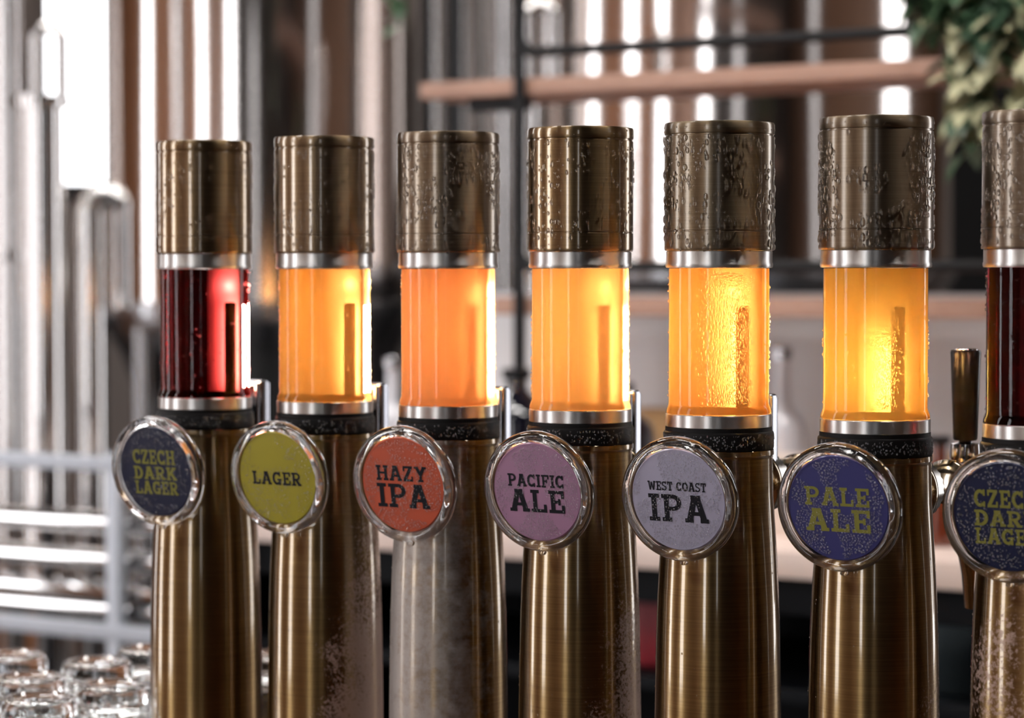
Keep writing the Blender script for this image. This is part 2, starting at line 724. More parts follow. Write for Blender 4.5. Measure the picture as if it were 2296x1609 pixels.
def bead_mat():
    """small water beads: a pale diffuse share is mixed in to stand for glints"""
    m, nt, out = new_mat('glint_bead')
    g = N(nt, 'ShaderNodeBsdfGlass')
    g.inputs['IOR'].default_value = 1.4
    d = N(nt, 'ShaderNodeBsdfPrincipled')
    d.inputs['Base Color'].default_value = (0.7, 0.7, 0.72, 1)
    d.inputs['Roughness'].default_value = 0.08
    d.inputs['Coat Weight'].default_value = 1.0
    mx = N(nt, 'ShaderNodeMixShader')
    mx.inputs[0].default_value = 0.2
    L(nt, g.outputs[0], mx.inputs[1])
    L(nt, d.outputs[0], mx.inputs[2])
    L(nt, mx.outputs[0], out.inputs[0])
    return m


M_BEAD = bead_mat()
M_ROD = pbr('dip_rod_metal', (0.10, 0.075, 0.045, 1), 0.4, 0.6)
M_KNURL = steel('knurled_steel', (0.55, 0.52, 0.48, 1), 0.2)
M_HANDLE = pbr('black_lacquer', (0.008, 0.005, 0.004, 1), 0.3, coat=0.1, spec=0.25)
M_DIFF, _nt, _out = new_mat('lamp_diffuser')
_t = N(_nt, 'ShaderNodeBsdfTranslucent')
_t.inputs[0].default_value = (0.95, 0.9, 0.8, 1)
_d = N(_nt, 'ShaderNodeBsdfDiffuse')
_d.inputs[0].default_value = (0.9, 0.85, 0.75, 1)
_m = N(_nt, 'ShaderNodeMixShader')
_m.inputs[0].default_value = 0.35
L(_nt, _t.outputs[0], _m.inputs[1])
L(_nt, _d.outputs[0], _m.inputs[2])
L(_nt, _m.outputs[0], _out.inputs[0])
M_INK_OLIVE = pbr('olive_print', srgb(134, 131, 60), 0.6, spec=0.2)
M_INK_BLACK = pbr('black_print', (0.006, 0.006, 0.010, 1), 0.6, spec=0.2)


def face_mat(name, c):
    return pbr(name, c, 0.45, coat=0.15, spec=0.3, noise=tuple(x * 0.86 for x in c[:3]) + (1,), noise_scale=28)


# ------------------------------------------------------------------ shared meshes of the taps
Z0 = 0.5      # eye level above the bar, in a tap's own frame


def prof(p):
    return [(r, z + Z0) for r, z in p]


TOWER = [(0.0455, -0.143), (0.0457, -0.1445), (0.0457, -0.1470), (0.0450, -0.1478), (0.0447, -0.1500), (0.0448, -0.160), (0.0453, -0.18),
         (0.0462, -0.195), (0.0474, -0.212), (0.0488, -0.235), (0.0503, -0.265), (0.0513, -0.295), (0.0520, -0.33), (0.0526, -0.37), (0.0530, -0.42),
         (0.0534, -0.478), (0.0560, -0.484), (0.064, -0.488), (0.066, -0.491), (0.066, -0.4995)]


def tower_r(z):
    z -= Z0
    for (r0, a), (r1, b) in zip(TOWER[:-1], TOWER[1:]):
        if b <= z <= a:
            t = (a - z) / (a - b + 1e-9)
            return r0 + (r1 - r0) * t
    return 0.05


def lathe_mesh(name, p, segs=96, close=False):
    bm = bmesh.new()
    lathe(bm, prof(p), segs, close)
    return finish(bm, name)


ME_CAP = lathe_mesh('cap', [(0.0, 0.0212), (0.0445, 0.0206), (0.0452, 0.0216), (0.0453, 0.0230), (0.0453, 0.0358), (0.0446, 0.0362), (0.0446, 0.0369), (0.0452, 0.0373),
                            (0.0452, 0.1140), (0.0444, 0.1144), (0.0443, 0.1154), (0.0451, 0.1158), (0.0454, 0.1166), (0.0454, 0.1236), (0.0447, 0.1252), (0.0400, 0.1256), (0.0385, 0.1244), (0.0, 0.1242)])
ME_UP = lathe_mesh('upper_ring', [(0.0400, 0.0204), (0.0432, 0.0204), (0.0438, 0.0198), (0.0438, 0.0110), (0.0443, 0.0098), (0.0443, 0.0078), (0.0436, 0.0066), (0.0398, 0.0066)], close=True)
ME_LOW = lathe_mesh('lower_ring', [(0.0395, -0.1136), (0.0434, -0.1136), (0.0439, -0.1141), (0.0439, -0.1238), (0.0434, -0.1243), (0.0395, -0.1243)], close=True)
ME_GASK = lathe_mesh('gasket', [(0.0380, -0.1245), (0.0441, -0.1245), (0.0442, -0.1275), (0.0452, -0.1283), (0.0456, -0.1295), (0.0456, -0.1412), (0.0450, -0.1426), (0.0380, -0.1426)], close=True)
ME_TUBE = lathe_mesh('glass_tube', [(0.0418, 0.0064), (0.0418, -0.1055), (0.0422, -0.1066), (0.0436, -0.1104), (0.0438, -0.1134), (0.0434, -0.1135), (0.0432, -0.1106), (0.0418, -0.1068), (0.0414, -0.1055), (0.0414, 0.0064)], close=True)
ME_BEER = lathe_mesh('beer', [(0.0, 0.0060), (0.0410, 0.0060), (0.0412, 0.0056), (0.0412, -0.1056), (0.0416, -0.1068), (0.0430, -0.1106), (0.0432, -0.1128), (0.0428, -0.1132), (0.0, -0.1132)])
ME_FLANGE = None

# badge: clear acrylic ring in its own frame (z points at the customer)
bm = bmesh.new()
lathe(bm, [(0.0424, 0.0005), (0.0424, 0.0052), (0.0436, 0.0078), (0.0456, 0.0090), (0.0480, 0.0086), (0.0502, 0.0066), (0.0511, 0.0036), (0.0511, -0.0016),
           (0.0502, -0.0042), (0.0480, -0.0054), (0.0440, -0.0050), (0.0427, -0.0040), (0.0424, -0.0020)], 96, True)
ME_RIM = finish(bm, 'badge_rim', angle=50)
bm = bmesh.new()
lathe(bm, [(0.0, -0.0040), (0.0410, -0.0040), (0.0421, -0.0030), (0.0421, 0.0032), (0.0412, 0.0044), (0.034, 0.0048), (0.02, 0.0050), (0.0, 0.0051)], 96)
ME_FACE = finish(bm, 'badge_face')
bm = bmesh.new()
lathe(bm, [(0.0, -0.0380), (0.010, -0.0380), (0.010, -0.0120), (0.018, -0.0090), (0.018, -0.0045), (0.0, -0.0045)], 40)
ME_STEM = finish(bm, 'badge_stem')
bm = bmesh.new()
lathe(bm, [(0.0, 0.0035), (0.0012, 0.0028), (0.0021, 0.0012), (0.0024, -0.0006), (0.0019, -0.0024), (0.0010, -0.0033), (0.0, -0.0036)], 20)
for v in bm.verts:
    v.co.x *= 1.5
ME_HANG = finish(bm, 'water_drop', angle=80)

# rod and lamp behind it, in a frame whose z is up, y away from the customers (NV)
bm = bmesh.new()
lathe(bm, prof([(0.0, -0.1125), (0.0044, -0.1125), (0.0044, -0.0285), (0.0036, -0.0268), (0.0, -0.0264)]), 24)
ME_ROD = finish(bm, 'dip_rod')

# chrome lever plate with a raised border
bm = bmesh.new()
box(bm, 0.040, 0.012, 0.096, T(0, 0, 0), 0.0035, 3)
for sx in (-1, 1):
    box(bm, 0.004, 0.006, 0.090, T(sx * 0.0165, -0.0075, 0), 0.0012)
    box(bm, 0.004, 0.006, 0.090, T(sx * 0.0165, 0.0075, 0), 0.0012)
box(bm, 0.034, 0.006, 0.004, T(0, -0.0075, 0.0435), 0.0012)
box(bm, 0.034, 0.006, 0.004, T(0, 0.0075, 0.0435), 0.0012)
ME_PLATE = finish(bm, 'lever_plate')

# shank pieces along local y
RX = Matrix.Rotation(-PI / 2, 4, 'X')
bm = bmesh.new()
lathe(bm, [(0.0, 0.040), (0.028, 0.040), (0.0325, 0.046), (0.0335, 0.051), (0.0325, 0.056), (0.030, 0.058), (0.0, 0.058)], 64, M=RX)
ME_FLG = finish(bm, 'shank_flange')
bm = bmesh.new()
segs = 60
prev = None
for k, y in enumerate(np.linspace(0.058, 0.086, 10)):
    ring = []
    for j in range(segs):
        rr = 0.0262 + (0.0009 if (j + k) % 2 else 0.0) - (0.0022 if k in (0, 9) else 0.0)
        a = 2 * PI * j / segs
        ring.append(bm.verts.new((rr * math.cos(a), y, rr * math.sin(a))))
    if prev:
        for j in range(segs):
            bm.faces.new((prev[j], prev[(j + 1) % segs], ring[(j + 1) % segs], ring[j]))
    else:
        bm.faces.new(ring)
    prev = ring
bm.faces.new(list(reversed(prev)))
ME_KNURL = finish(bm, 'coupling_nut', angle=15)
bm = bmesh.new()
lathe(bm, [(0.0, 0.086), (0.017, 0.086), (0.018, 0.092), (0.0165, 0.098), (0.0165, 0.150), (0.019, 0.154), (0.019, 0.162), (0.016, 0.166), (0.016, 0.212), (0.013, 0.218), (0.0, 0.220)], 48, M=RX)
tube(bm, [(0, 0.198, 0.0), (0, 0.200, -0.03), (0, 0.206, -0.055), (0, 0.220, -0.085), (0, 0.226, -0.115)], [0.011, 0.010, 0.009, 0.0085, 0.008], 20)
ME_BODY = finish(bm, 'faucet_body')
bm = bmesh.new()
lathe(bm, [(0.0, 0.012), (0.0125, 0.012), (0.0135, 0.018), (0.0125, 0.030), (0.006, 0.031), (0.0045, 0.034), (0.0045, 0.040), (0.0, 0.040)], 32)
ME_COLLAR = finish(bm, 'handle_collar')
bm = bmesh.new()
lathe(bm, [(0.0, 0.0330), (0.0095, 0.0330), (0.0105, 0.0345), (0.0130, 0.104), (0.0134, 0.1095), (0.0126, 0.1115), (0.0, 0.1115)], 48)
ME_HANDLE = finish(bm, 'tap_handle')
bm = bmesh.new()
lathe(bm, [(0.0, 0.1112), (0.0102, 0.1112), (0.0102, 0.1122), (0.0090, 0.1128), (0.0, 0.1130)], 40)
ME_HCAP = finish(bm, 'handle_cap')

# ------------------------------------------------------------------ the seven taps
PXC = [459, 728, 1005, 1301, 1612, 1963, 2334]
INV = [0.004667 - 0.000143 * i for i in range(7)]
NAVY, OLIVE = srgb(24, 29, 58), srgb(172, 160, 44)
LN = 0.0025
TAPS = [
    dict(beer=('dark_red', (0.05, 0.004, 0.004, 1), (0.85, 0.02, 0.02, 1), (1.0, 0.9, 0.9, 1), 0.10, 0.07, 0.02, (34, 60, 56)), lamp=(-34, 70, 2, -0.108, -0.03, -0.012, 1000.0, 3500.0),
         face=NAVY, ink=M_INK_OLIVE, lines=[('CZECH', 0.049, 0.0135, 0.0072), ('DARK', 0.050, 0.0122, -0.0072), ('LAGER', 0.050, 0.0122, -0.0210)],
         n_cap=630, n_glass=110, n_face=380, wet=(0.0005, 0.0013),
         label='brass beer tap with dark red beer, farthest tap, beside the upturned glasses'),
    dict(beer=('clear_amber', (0.75, 0.36, 0.08, 1), (1.0, 0.68, 0.36, 1), (1.0, 0.82, 0.5, 1), 0.10, 0.52, 0.22, (1, 3.4, 8.5)), lamp=(-49, 72, 6, -0.110, -0.03, -0.010, 400.0, 5000.0),
         face=OLIVE, ink=M_INK_BLACK, lines=[('LAGER', 0.0535, 0.0120, -0.0060)],
         n_cap=780, n_glass=170, n_face=360, wet=(0.0005, 0.0014),
         label='brass beer tap with yellow-green LAGER badge and bright amber beer'),
    dict(beer=('hazy_orange', (0.85, 0.44, 0.20, 1), (1.0, 0.62, 0.38, 1), (1.0, 0.7, 0.4, 1), 0.6, 0.86, 0.35, (1, 3.8, 7.5)), lamp=(-75, 74, 12, -0.110, -0.01, -0.012, 260.0, 0.0),
         face=srgb(206, 92, 62), ink=M_INK_BLACK, lines=[('HAZY', 0.052, 0.0135, 0.0035), ('IPA', 0.053, 0.0210, -0.0200)],
         n_cap=840, n_glass=260, n_face=680, wet=(0.0005, 0.0021),
         label='brass beer tap with orange-red HAZY IPA badge and cloudy orange beer'),
    dict(beer=('golden', (0.82, 0.5, 0.2, 1), (1.0, 0.70, 0.42, 1), (1.0, 0.78, 0.42, 1), 0.4, 0.75, 0.3, (1, 3.2, 7.5)), lamp=(-42, 72, 9, -0.110, -0.03, -0.012, 340.0, 1500.0),
         face=srgb(176, 132, 162), ink=M_INK_BLACK, lines=[('PACIFIC', 0.0536, 0.0108, 0.0045), ('ALE', 0.0530, 0.0192, -0.0170)],
         n_cap=450, n_glass=420, n_face=714, wet=(0.0005, 0.0018),
         label='brass beer tap with mauve PACIFIC ALE badge and golden beer'),
    dict(beer=('golden_wet', (0.80, 0.40, 0.09, 1), (1.0, 0.67, 0.36, 1), (1.0, 0.78, 0.42, 1), 0.16, 0.62, 0.3, (1, 3.8, 9)), lamp=(-52, 72, -4, -0.110, -0.03, -0.016, 280.0, 1500.0),
         face=srgb(180, 176, 198), ink=M_INK_BLACK, lines=[('WEST COAST', 0.0525, 0.0075, 0.0075), ('IPA', 0.0530, 0.0225, -0.0180)],
         n_cap=630, n_glass=260, n_face=884, wet=(0.0005, 0.0024), strip=[(0.02, 0.30, 700, 0.0016, 1.6), (0.46, 0.16, 300, 0.0012, 2.0)],
         label='brass beer tap with pale lavender WEST COAST IPA badge and golden beer'),
    dict(beer=('pale_gold', (0.80, 0.46, 0.10, 1), (1.0, 0.73, 0.38, 1), (1.0, 0.80, 0.40, 1), 0.16, 0.62, 0.28, (1, 2.8, 9)), lamp=(-42, 72, -10, -0.110, -0.055, -0.02, 480.0, 0.0),
         face=srgb(62, 62, 118), ink=M_INK_OLIVE, lines=[('PALE', 0.0540, 0.0148, 0.0020), ('ALE', 0.0540, 0.0180, -0.0185)],
         n_cap=780, n_glass=240, n_face=816, wet=(0.0005, 0.0026), strip=[(0.06, 0.17, 520, 0.0011, 1.6), (0.60, 0.14, 300, 0.0013, 2.0)],
         label='brass beer tap with indigo PALE ALE badge and pale gold beer'),
    dict(beer=('dark_purple', (0.05, 0.006, 0.012, 1), (0.75, 0.05, 0.05, 1), (1.0, 0.85, 0.85, 1), 0.10, 0.07, 0.02, (44, 95, 74)), lamp=(10, 70, 30, -0.108, -0.03, -0.012, 400.0, 0.0),
         face=srgb(26, 31, 64), ink=M_INK_OLIVE, lines=[('CZECH', 0.0500, 0.0135, 0.0072), ('DARK', 0.0505, 0.0122, -0.0072), ('LAGER', 0.0505, 0.0122, -0.0210)],
         n_cap=720, n_glass=520, n_face=578, wet=(0.0005, 0.0024),
         label='brass beer tap with dark purple beer, cut by the picture edge, beside the black handle'),
]
BADGE_TILT = math.radians(-9.0)
BFRAME = Matrix.Rotation(ROWANG, 4, 'Z') @ Matrix.Rotation(PI / 2, 4, 'X') @ Matrix.Rotation(-BADGE_TILT, 4, 'X')
RFRAME = Matrix.Rotation(ROWANG, 4, 'Z')      # x along the row, y away from the customers


def make_tap(i, d):
    w = INV[i]
    Y = F * 0.09 * w
    X = (PXC[i] - 1148.0) / F * Y
    root = thing('beer_tap', d['label'], 'beer tap', (X, Y, BAR), 0, 'beer taps in a row on the bar')
    mt = brass('antique_brass_tower', BR_A, BR_B, fog=TOWER_FOG[i], rough=0.34, aniso=0.92, fogcol=FOGC.get(i, (0.46, 0.32, 0.26, 1)))
    me = lathe_mesh('tower', TOWER + [(0.0, -0.4995)], 96)
    tw = obj('tower', me, mt, root)
    droplets('condensation', wet_tube(100 + i, tower_r, 0.10, 0.345, 130, 0.00030, 0.0009, 0.45), M_DROP, tw)
    obj('gasket', ME_GASK, M_RUBBER, root)
    gk = root.children[-1] if False else None
    obj('lower_ring', ME_LOW, M_STEEL, root)
    gt = obj('glass_tube', ME_TUBE, M_TUBE, root)
    obj('beer', ME_BEER.copy(), None, root).data.materials.append(beer_mat('beer_' + d['beer'][0], *d['beer'][1:]))
    obj('upper_ring', ME_UP, M_STEEL, root)
    cap = obj('cap', ME_CAP.copy(), M_CAPS[i], root)
    # condensation on cap, ring, glass and gasket
    it = wet_tube(200 + i, lambda z: 0.0453, Z0 + 0.0215, Z0 + 0.113, d['n_cap'], d['wet'][0], d['wet'][1], 0.40)
    it += wet_tube(260 + i, lambda z: 0.0455, Z0 + 0.117, Z0 + 0.123, 26, 0.0003, 0.0009, 0.45)
    droplets('condensation', it, M_DROP, cap)
    it = wet_tube(300 + i, lambda z: 0.0418, Z0 - 0.104, Z0 + 0.004, d['n_glass'], 0.0004, 0.0012, 0.42, dome=0.7)
    for (az, hw, n, sm, pw) in d.get('strip', ()):
        it += wet_tube(330 + i + int(az * 50), lambda z: 0.0418, Z0 - 0.104, Z0 + 0.003, n, 0.0006, sm, 0.0, (az, hw), 0.85, pw, 1.15)
    droplets('condensation', it, M_DROP, gt)
    droplets('condensation', wet_tube(360 + i, lambda z: 0.0456, Z0 - 0.1405, Z0 - 0.1298, 280, 0.00040, 0.0010, 0.2), M_BEAD, [c for c in root.children if c.name.startswith('gasket')][0])
    # rod and lamp inside the tube
    obj('dip_rod', ME_ROD, M_ROD, root, M=RFRAME @ T(0.0055, 0.0245, 0))
    az0, az1, laz, z0, z1, zb, s1, s2 = d['lamp']

    def pol(r, az):
        a = math.radians(az)
        return r * math.sin(a), r * math.cos(a)
    bm = bmesh.new()
    n = 40
    lo, hi = ([bm.verts.new((*pol(0.0312, az0 + (az1 - az0) * k / n), z)) for k in range(n + 1)] for z in (Z0 - 0.1128, Z0 + 0.0055))
    for k in range(n):
        bm.faces.new((lo[k], lo[k + 1], hi[k + 1], hi[k]))
    obj('lamp_diffuser', bm, M_DIFF, root, M=RFRAME)
    bm = bmesh.new()
    x, y = pol(0.0382, laz)
    tube(bm, [(x, y, Z0 + z0), (x, y, Z0 + z1)], 0.0022, 12)
    obj('lamp_strip', bm, emit('lamp_glow', (1.0, 0.82, 0.55, 1), s1), root, M=RFRAME)
    if s2 > 0:
        bm = bmesh.new()
        bmesh.ops.create_uvsphere(bm, u_segments=16, v_segments=10, radius=0.0026)
        x, y = pol(0.0374, laz - 5)
        bmesh.ops.transform(bm, matrix=T(x, y, Z0 + zb), verts=bm.verts)
        obj('lamp_bulb', bm, emit('bulb_glow', (1.0, 0.85, 0.6, 1), s2), root, M=RFRAME)
    # badge
    Bm = T(*(-NV * 0.0685 + Vector((0, 0, Z0 - 0.179)))) @ BFRAME
    rim = obj('badge', ME_RIM, M_RIM, root, M=Bm)
    face = obj('badge_face', ME_FACE.copy(), None, rim)
    face.data.materials.append(face_mat('badge_colour', d['face']))
    let = obj('lettering', lettering(d['lines'], 0.0051), d['ink'], rim)
    obj('badge_stem', ME_STEM, M_LIP, rim)
    g = np.random.default_rng(500 + i)
    cl = Clump(520 + i, 7, 7)
    it = []
    t = 0
    placed = []
    while len(it) < d['n_face'] and t < 30000:
        t += 1
        a, r = g.uniform(0, 2 * PI), 0.0395 * math.sqrt(g.random())
        x, y = r * math.cos(a), r * math.sin(a)
        if cl(x / 0.08 + 0.5, y / 0.08 + 0.5) < 0.33:
            continue
        s = 0.0005 + 0.0006 * g.random() ** 1.4
        if any((x - a_) ** 2 + (y - b_) ** 2 < (s + c_) ** 2 * 0.9 for a_, b_, c_ in placed):
            continue
        placed.append((x, y, s))
        it.append((Vector((x, y, 0.0049 + 0.0002 * (1 - r / 0.04))), Vector((0, 0, 1)), Vector((0, 1, 0)), s, s * 1.12, s * 0.8))
    droplets('condensation', it, M_BEAD, rim)
    obj('water_drop', ME_HANG, M_DROP, rim, M=T(0.001 * (i % 3 - 1), -0.0525, 0.002))
    # faucet at the back
    sh = RFRAME @ T(0, 0, Z0 - 0.176)
    body = obj('faucet', ME_BODY, M_LIP, root, M=sh)
    obj('shank_flange', ME_FLG, M_LIP, body)
    obj('coupling_nut', ME_KNURL, M_KNURL, body)
    if i >= 5:
        obj('handle_collar', ME_COLLAR, M_CHROME, body, M=T(0, 0.203, 0))
        h = obj('tap_handle', ME_HANDLE, M_HANDLE, body, M=T(0, 0.203, 0))
        obj('handle_cap', ME_HCAP, M_CHROME, body, M=T(0, 0.203, 0))
    else:
        obj('lever_plate', ME_PLATE, M_PLATE, root, M=RFRAME @ T(-0.001, 0.068, Z0 - 0.148))
    return root


for i, d in enumerate(TAPS):
    make_tap(i, d)

# ------------------------------------------------------------------ the bar top the taps stand on
c_mid = (NV.x * 0.0584 + NV.y * 2.068)
bar = thing('bar_counter', 'brown wooden bar under the beer taps and the upturned tumblers', 'bar', tuple(NV * (c_mid + 0.02) + RV * 0.2), ROWANG)
bm = bmesh.new()
box(bm, 5.0, 0.62, 0.05, T(0, 0, BAR - 0.0255), bev=0.006)
obj('worktop', bm, pbr('walnut_bar', srgb(122, 78, 48), 0.3, noise=srgb(88, 52, 30), noise_scale=3, stretch=(2, 30, 30), coat=0.3), bar)
bm = bmesh.new()
box(bm, 4.9, 0.50, 0.975, T(0, 0, 0.4885), bev=0.004)
obj('bar_body', bm, pbr('bar_front_paint', srgb(40, 36, 34), 0.5), bar)

# ------------------------------------------------------------------ upturned tumblers
M_GL = glass('tumbler_glass', 1.5, (0.99, 1, 1, 1), 0.0, 0.05)
bm = bmesh.new()
# upside down: mouth on the bar, thick base with a dished underside on top; facets around the foot
prof_t = [(0.0362, 0.0), (0.0372, 0.0008), (0.0374, 0.010), (0.0366, 0.060), (0.0362, 0.078), (0.0372, 0.084), (0.0370, 0.091), (0.0350, 0.0965), (0.0315, 0.099),
          (0.0285, 0.0988), (0.0262, 0.0965), (0.012, 0.0945), (0.0, 0.0942)]
prof_i = [(0.0, 0.080), (0.020, 0.0795), (0.0290, 0.077), (0.0325, 0.070), (0.0342, 0.050), (0.0352, 0.010), (0.0354, 0.0006)]
lathe(bm, prof_t + prof_i, 72, True)
for v in bm.verts:
    if 0.072 < v.co.z < 0.095 and v.co.xy.length > 0.0345:
        a = math.atan2(v.co.y, v.co.x)
        k = 1.0 - 0.014 * (0.5 + 0.5 * math.cos(a * 18))
        v.co.x *= k
        v.co.y *= k
ME_GLASS = finish(bm, 'drinking_glass', angle=50)
GL = [(80, 2.297, 'clear upturned tumbler at lower left, nearest the picture corner'),
      (252, 2.372, 'clear upturned tumbler standing closest to the farthest tap, in front'),
      (62, 2.417, 'clear upturned tumbler directly behind the corner tumbler'),
      (214, 2.515, 'clear upturned tumbler in the middle of the group, behind the one nearest the tap'),
      (22, 2.56, 'clear upturned tumbler at the rear, cut by the left picture edge'),
      (332, 2.60, 'clear upturned tumbler at the rear, half hidden by the farthest tap'),
      (598, 2.56, 'clear upturned tumbler glimpsed through the gap between the two farthest taps')]
for k, (px, Y, lb) in enumerate(GL):
    g = obj('drinking_glass', ME_GLASS, M_GL, None, ((px - 1148) / F * Y, Y, BAR + 0.0))
    g.rotation_euler = (0, 0, 0.37 * k)
    tag(g, lb, 'glass', 'upturned tumblers on the bar')

# ------------------------------------------------------------------ back counter
C_CF = 3.168
M_TOP = pbr('pale_counter_top', srgb(232, 212, 202), 0.35, noise=srgb(222, 200, 190), noise_scale=20)
M_BLK = pbr('black_cabinet', (0.006, 0.007, 0.009, 1), 0.6, spec=0.15)


def along(pxa, pxb, c):
    a, b = on_line(pxa, c), on_line(pxb, c)
    return a, b, (b - a).length, (a + b) / 2


def slab(bm, pxa, pxb, c0, c1, z0, z1, bev=0.003):
    a, b, ln, mid = along(pxa, pxb, c0)
    m = mid + NV * ((c1 - c0) / 2)
    box(bm, ln, c1 - c0, z1 - z0, Matrix.Translation((m.x, m.y, (z0 + z1) / 2)) @ RFRAME, bev)


bm = bmesh.new()
slab(bm, 470, 2700, C_CF, C_CF + 0.62, 1.095, 1.135, 0.004)
tag(obj('counter_top', bm, M_TOP), 'pale back counter top behind the taps under the shelves', 'counter')

cab = thing('back_bar_cabinet', 'black open fronted cabinet under the pale counter top', 'cabinet', tuple(on_line(1585, C_CF + 0.06)))
CM = cab.matrix_basis.inverted()


def part(name, bm, mat, root):
    o = obj(name, bm, mat, root)
    o.matrix_basis = Matrix.Translation(-root.location)
    return o


bm = bmesh.new()
slab(bm, 480, 2690, C_CF + 0.55, C_CF + 0.57, 0.0, 1.094, 0.0)
slab(bm, 480, 2690, C_CF + 0.03, C_CF + 0.55, 0.0, 0.10, 0.0)
slab(bm, 480, 500, C_CF + 0.03, C_CF + 0.55, 0.1, 1.094, 0.0)
slab(bm, 2670, 2690, C_CF + 0.03, C_CF + 0.55, 0.1, 1.094, 0.0)
slab(bm, 480, 2690, C_CF + 0.03, C_CF + 0.06, 1.04, 1.094, 0.0)
part('carcass', bm, M_BLK, cab)
bm = bmesh.new()
slab(bm, 505, 2665, C_CF + 0.05, C_CF + 0.54, 0.905, 0.925, 0.002)
part('shelf', bm, M_BLK, cab)

# things on the cabinet shelf
bm = bmesh.new()
p0 = on_line(1468, C_CF + 0.2)
crm = Matrix.Translation((p0.x, p0.y, 0.926)) @ RFRAME
box(bm, 0.13, 0.16, 0.008, crm @ T(0, 0, 0.004), 0.001)
for sx in (-1, 1):
    box(bm, 0.006, 0.16, 0.10, crm @ T(sx * 0.062, 0, 0.05), 0.001)
    box(bm, 0.118, 0.006, 0.10, crm @ T(0, sx * 0.077, 0.05), 0.001)
for sy in (-1, 1):
    for kx in (-0.03, 0.0, 0.03):
        box(bm, 0.005, 0.009, 0.09, crm @ T(kx, sy * 0.077, 0.05), 0.001)
tag(obj('bottle_crate', bm, pbr('red_plastic', srgb(150, 10, 34), 0.45)), 'dark red plastic crate on the black cabinet shelf', 'crate')
bm = bmesh.new()
p0 = on_line(2175, C_CF + 0.2)
lathe(bm, [(0.0, 0.0), (0.075, 0.0), (0.080, 0.006), (0.092, 0.10), (0.095, 0.104), (0.095, 0.108), (0.090, 0.108), (0.088, 0.103), (0.076, 0.010), (0.0, 0.008)], 48)
ice = obj('ice_bucket', bm, steel('dull_steel_bucket', (0.32, 0.40, 0.44, 1), 0.35), None, (p0.x, p0.y, 0.926))
tag(ice, 'dull grey steel bucket on the black cabinet shelf', 'bucket')

# pale panel behind the counter
bm = bmesh.new()
slab(bm, 1100, 2650, 3.80, 3.82, 0.0, 1.50, 0.0)
struct('wall_backbar', bm, pbr('pale_panel', srgb(216, 219, 226), 0.5, noise=srgb(206, 204, 204), noise_scale=6))

# ------------------------------------------------------------------ shelf unit
M_WOOD = pbr('warm_wood', srgb(184, 148, 130), 0.5, noise=srgb(164, 124, 106), noise_scale=3.0, stretch=(2, 25, 25))
M_IRON = pbr('black_iron', (0.006, 0.006, 0.007, 1), 0.5, spec=0.25)
C_SH = 3.51
s0 = on_line(1165, C_SH)
unit = thing('shelf_unit', 'wooden shelves with black iron posts and guard rails before the tanks', 'shelf', (s0.x, s0.y, 1.135))
for nm, pa, pb, z0, z1 in (('shelf_board', 942, 2640, 1.836, 1.863), ('shelf_board', 1106, 2420, 1.464, 1.494), ('shelf_board', 942, 2640, 2.236, 2.262)):
    bm = bmesh.new()
    slab(bm, pa, pb, C_SH, C_SH + 0.24, z0, z1, 0.003)
    part(nm, bm, M_WOOD, unit)


def post(px, c, z0, z1, wd):
    bm = bmesh.new()
    p = on_line(px, c)
    box(bm, wd, wd, z1 - z0, Matrix.Translation((p.x, p.y, (z0 + z1) / 2)) @ RFRAME, 0.001)
    part('post', bm, M_IRON, unit)


post(1165, C_SH - 0.008, 1.136, 2.40, 0.016)
post(1022, C_SH + 0.25, 1.136, 2.40, 0.016)
post(2620, C_SH - 0.006, 1.136, 2.40, 0.012)
post(2620, C_SH + 0.25, 1.136, 2.40, 0.014)
for zr in (1.904, 1.545):
    bm = bmesh.new()
    a = on_line(1165, C_SH - 0.012)
    b = on_line(2620, C_SH - 0.012)
    u = (b - a).normalized()
    cc = a + u * 0.03 + Vector((0, 0, zr + 0.03))
    pts = [a + Vector((0, 0, zr + 0.2)), a + Vector((0, 0, zr + 0.05))] + arc_pts(cc, -u, Vector((0, 0, -1)), 0.03, 0, PI / 2, 8) + [b + Vector((0, 0, zr))]
    tube(bm, pts, 0.0095, 14)
    part('guard_rail', bm, M_IRON, unit)
bm = bmesh.new()
slab(bm, 1050, 1180, C_SH + 0.03, C_SH + 0.05, 1.812, 1.835, 0.0)
part('bracket', bm, M_IRON, unit)

# ------------------------------------------------------------------ bottles and boxes on the counter
M_DKG = pbr('dark_bottle_glass', (0.006, 0.006, 0.012, 1), 0.04, coat=1.0)
M_AMB = pbr('amber_bottle_glass', (0.12, 0.022, 0.008, 1), 0.06, coat=1.0)
M_CLR = pbr('frosted_bottle', srgb(205, 205, 212), 0.12, coat=0.6)
M_KRAFT = pbr('kraft_card', srgb(188, 150, 104), 0.7, noise=srgb(170, 132, 90), noise_scale=12)
M_WHT = pbr('white_card', srgb(222, 206, 196), 0.6, noise=srgb(210, 194, 182), noise_scale=12)
CT = 1.1355


def bottle(px, c, r, h, mat, label, neck=0.3, cap=None):
    p = on_line(px, c)
    t = thing('bottle', label, 'bottle', (p.x, p.y, CT), 0, 'bottles on the back counter')
    bm = bmesh.new()
    hb = h * (1 - neck)
    lathe(bm, [(0, 0), (r * 0.93, 0), (r, r * 0.08), (r, hb * 0.86), (r * 0.9, hb * 0.96), (r * 0.55, hb * 1.06), (r * 0.34, hb * 1.13), (r * 0.32, h * 0.95), (r * 0.4, h * 0.955), (r * 0.4, h), (0, h)], 40)
    obj('body', bm, mat, t)
    bm = bmesh.new()
    lathe(bm, [(0, h * 0.955), (r * 0.43, h * 0.955), (r * 0.43, h * 1.02), (r * 0.38, h * 1.03), (0, h * 1.03)], 32)
    obj('stopper', bm, cap or M_IRON, t)
    return t


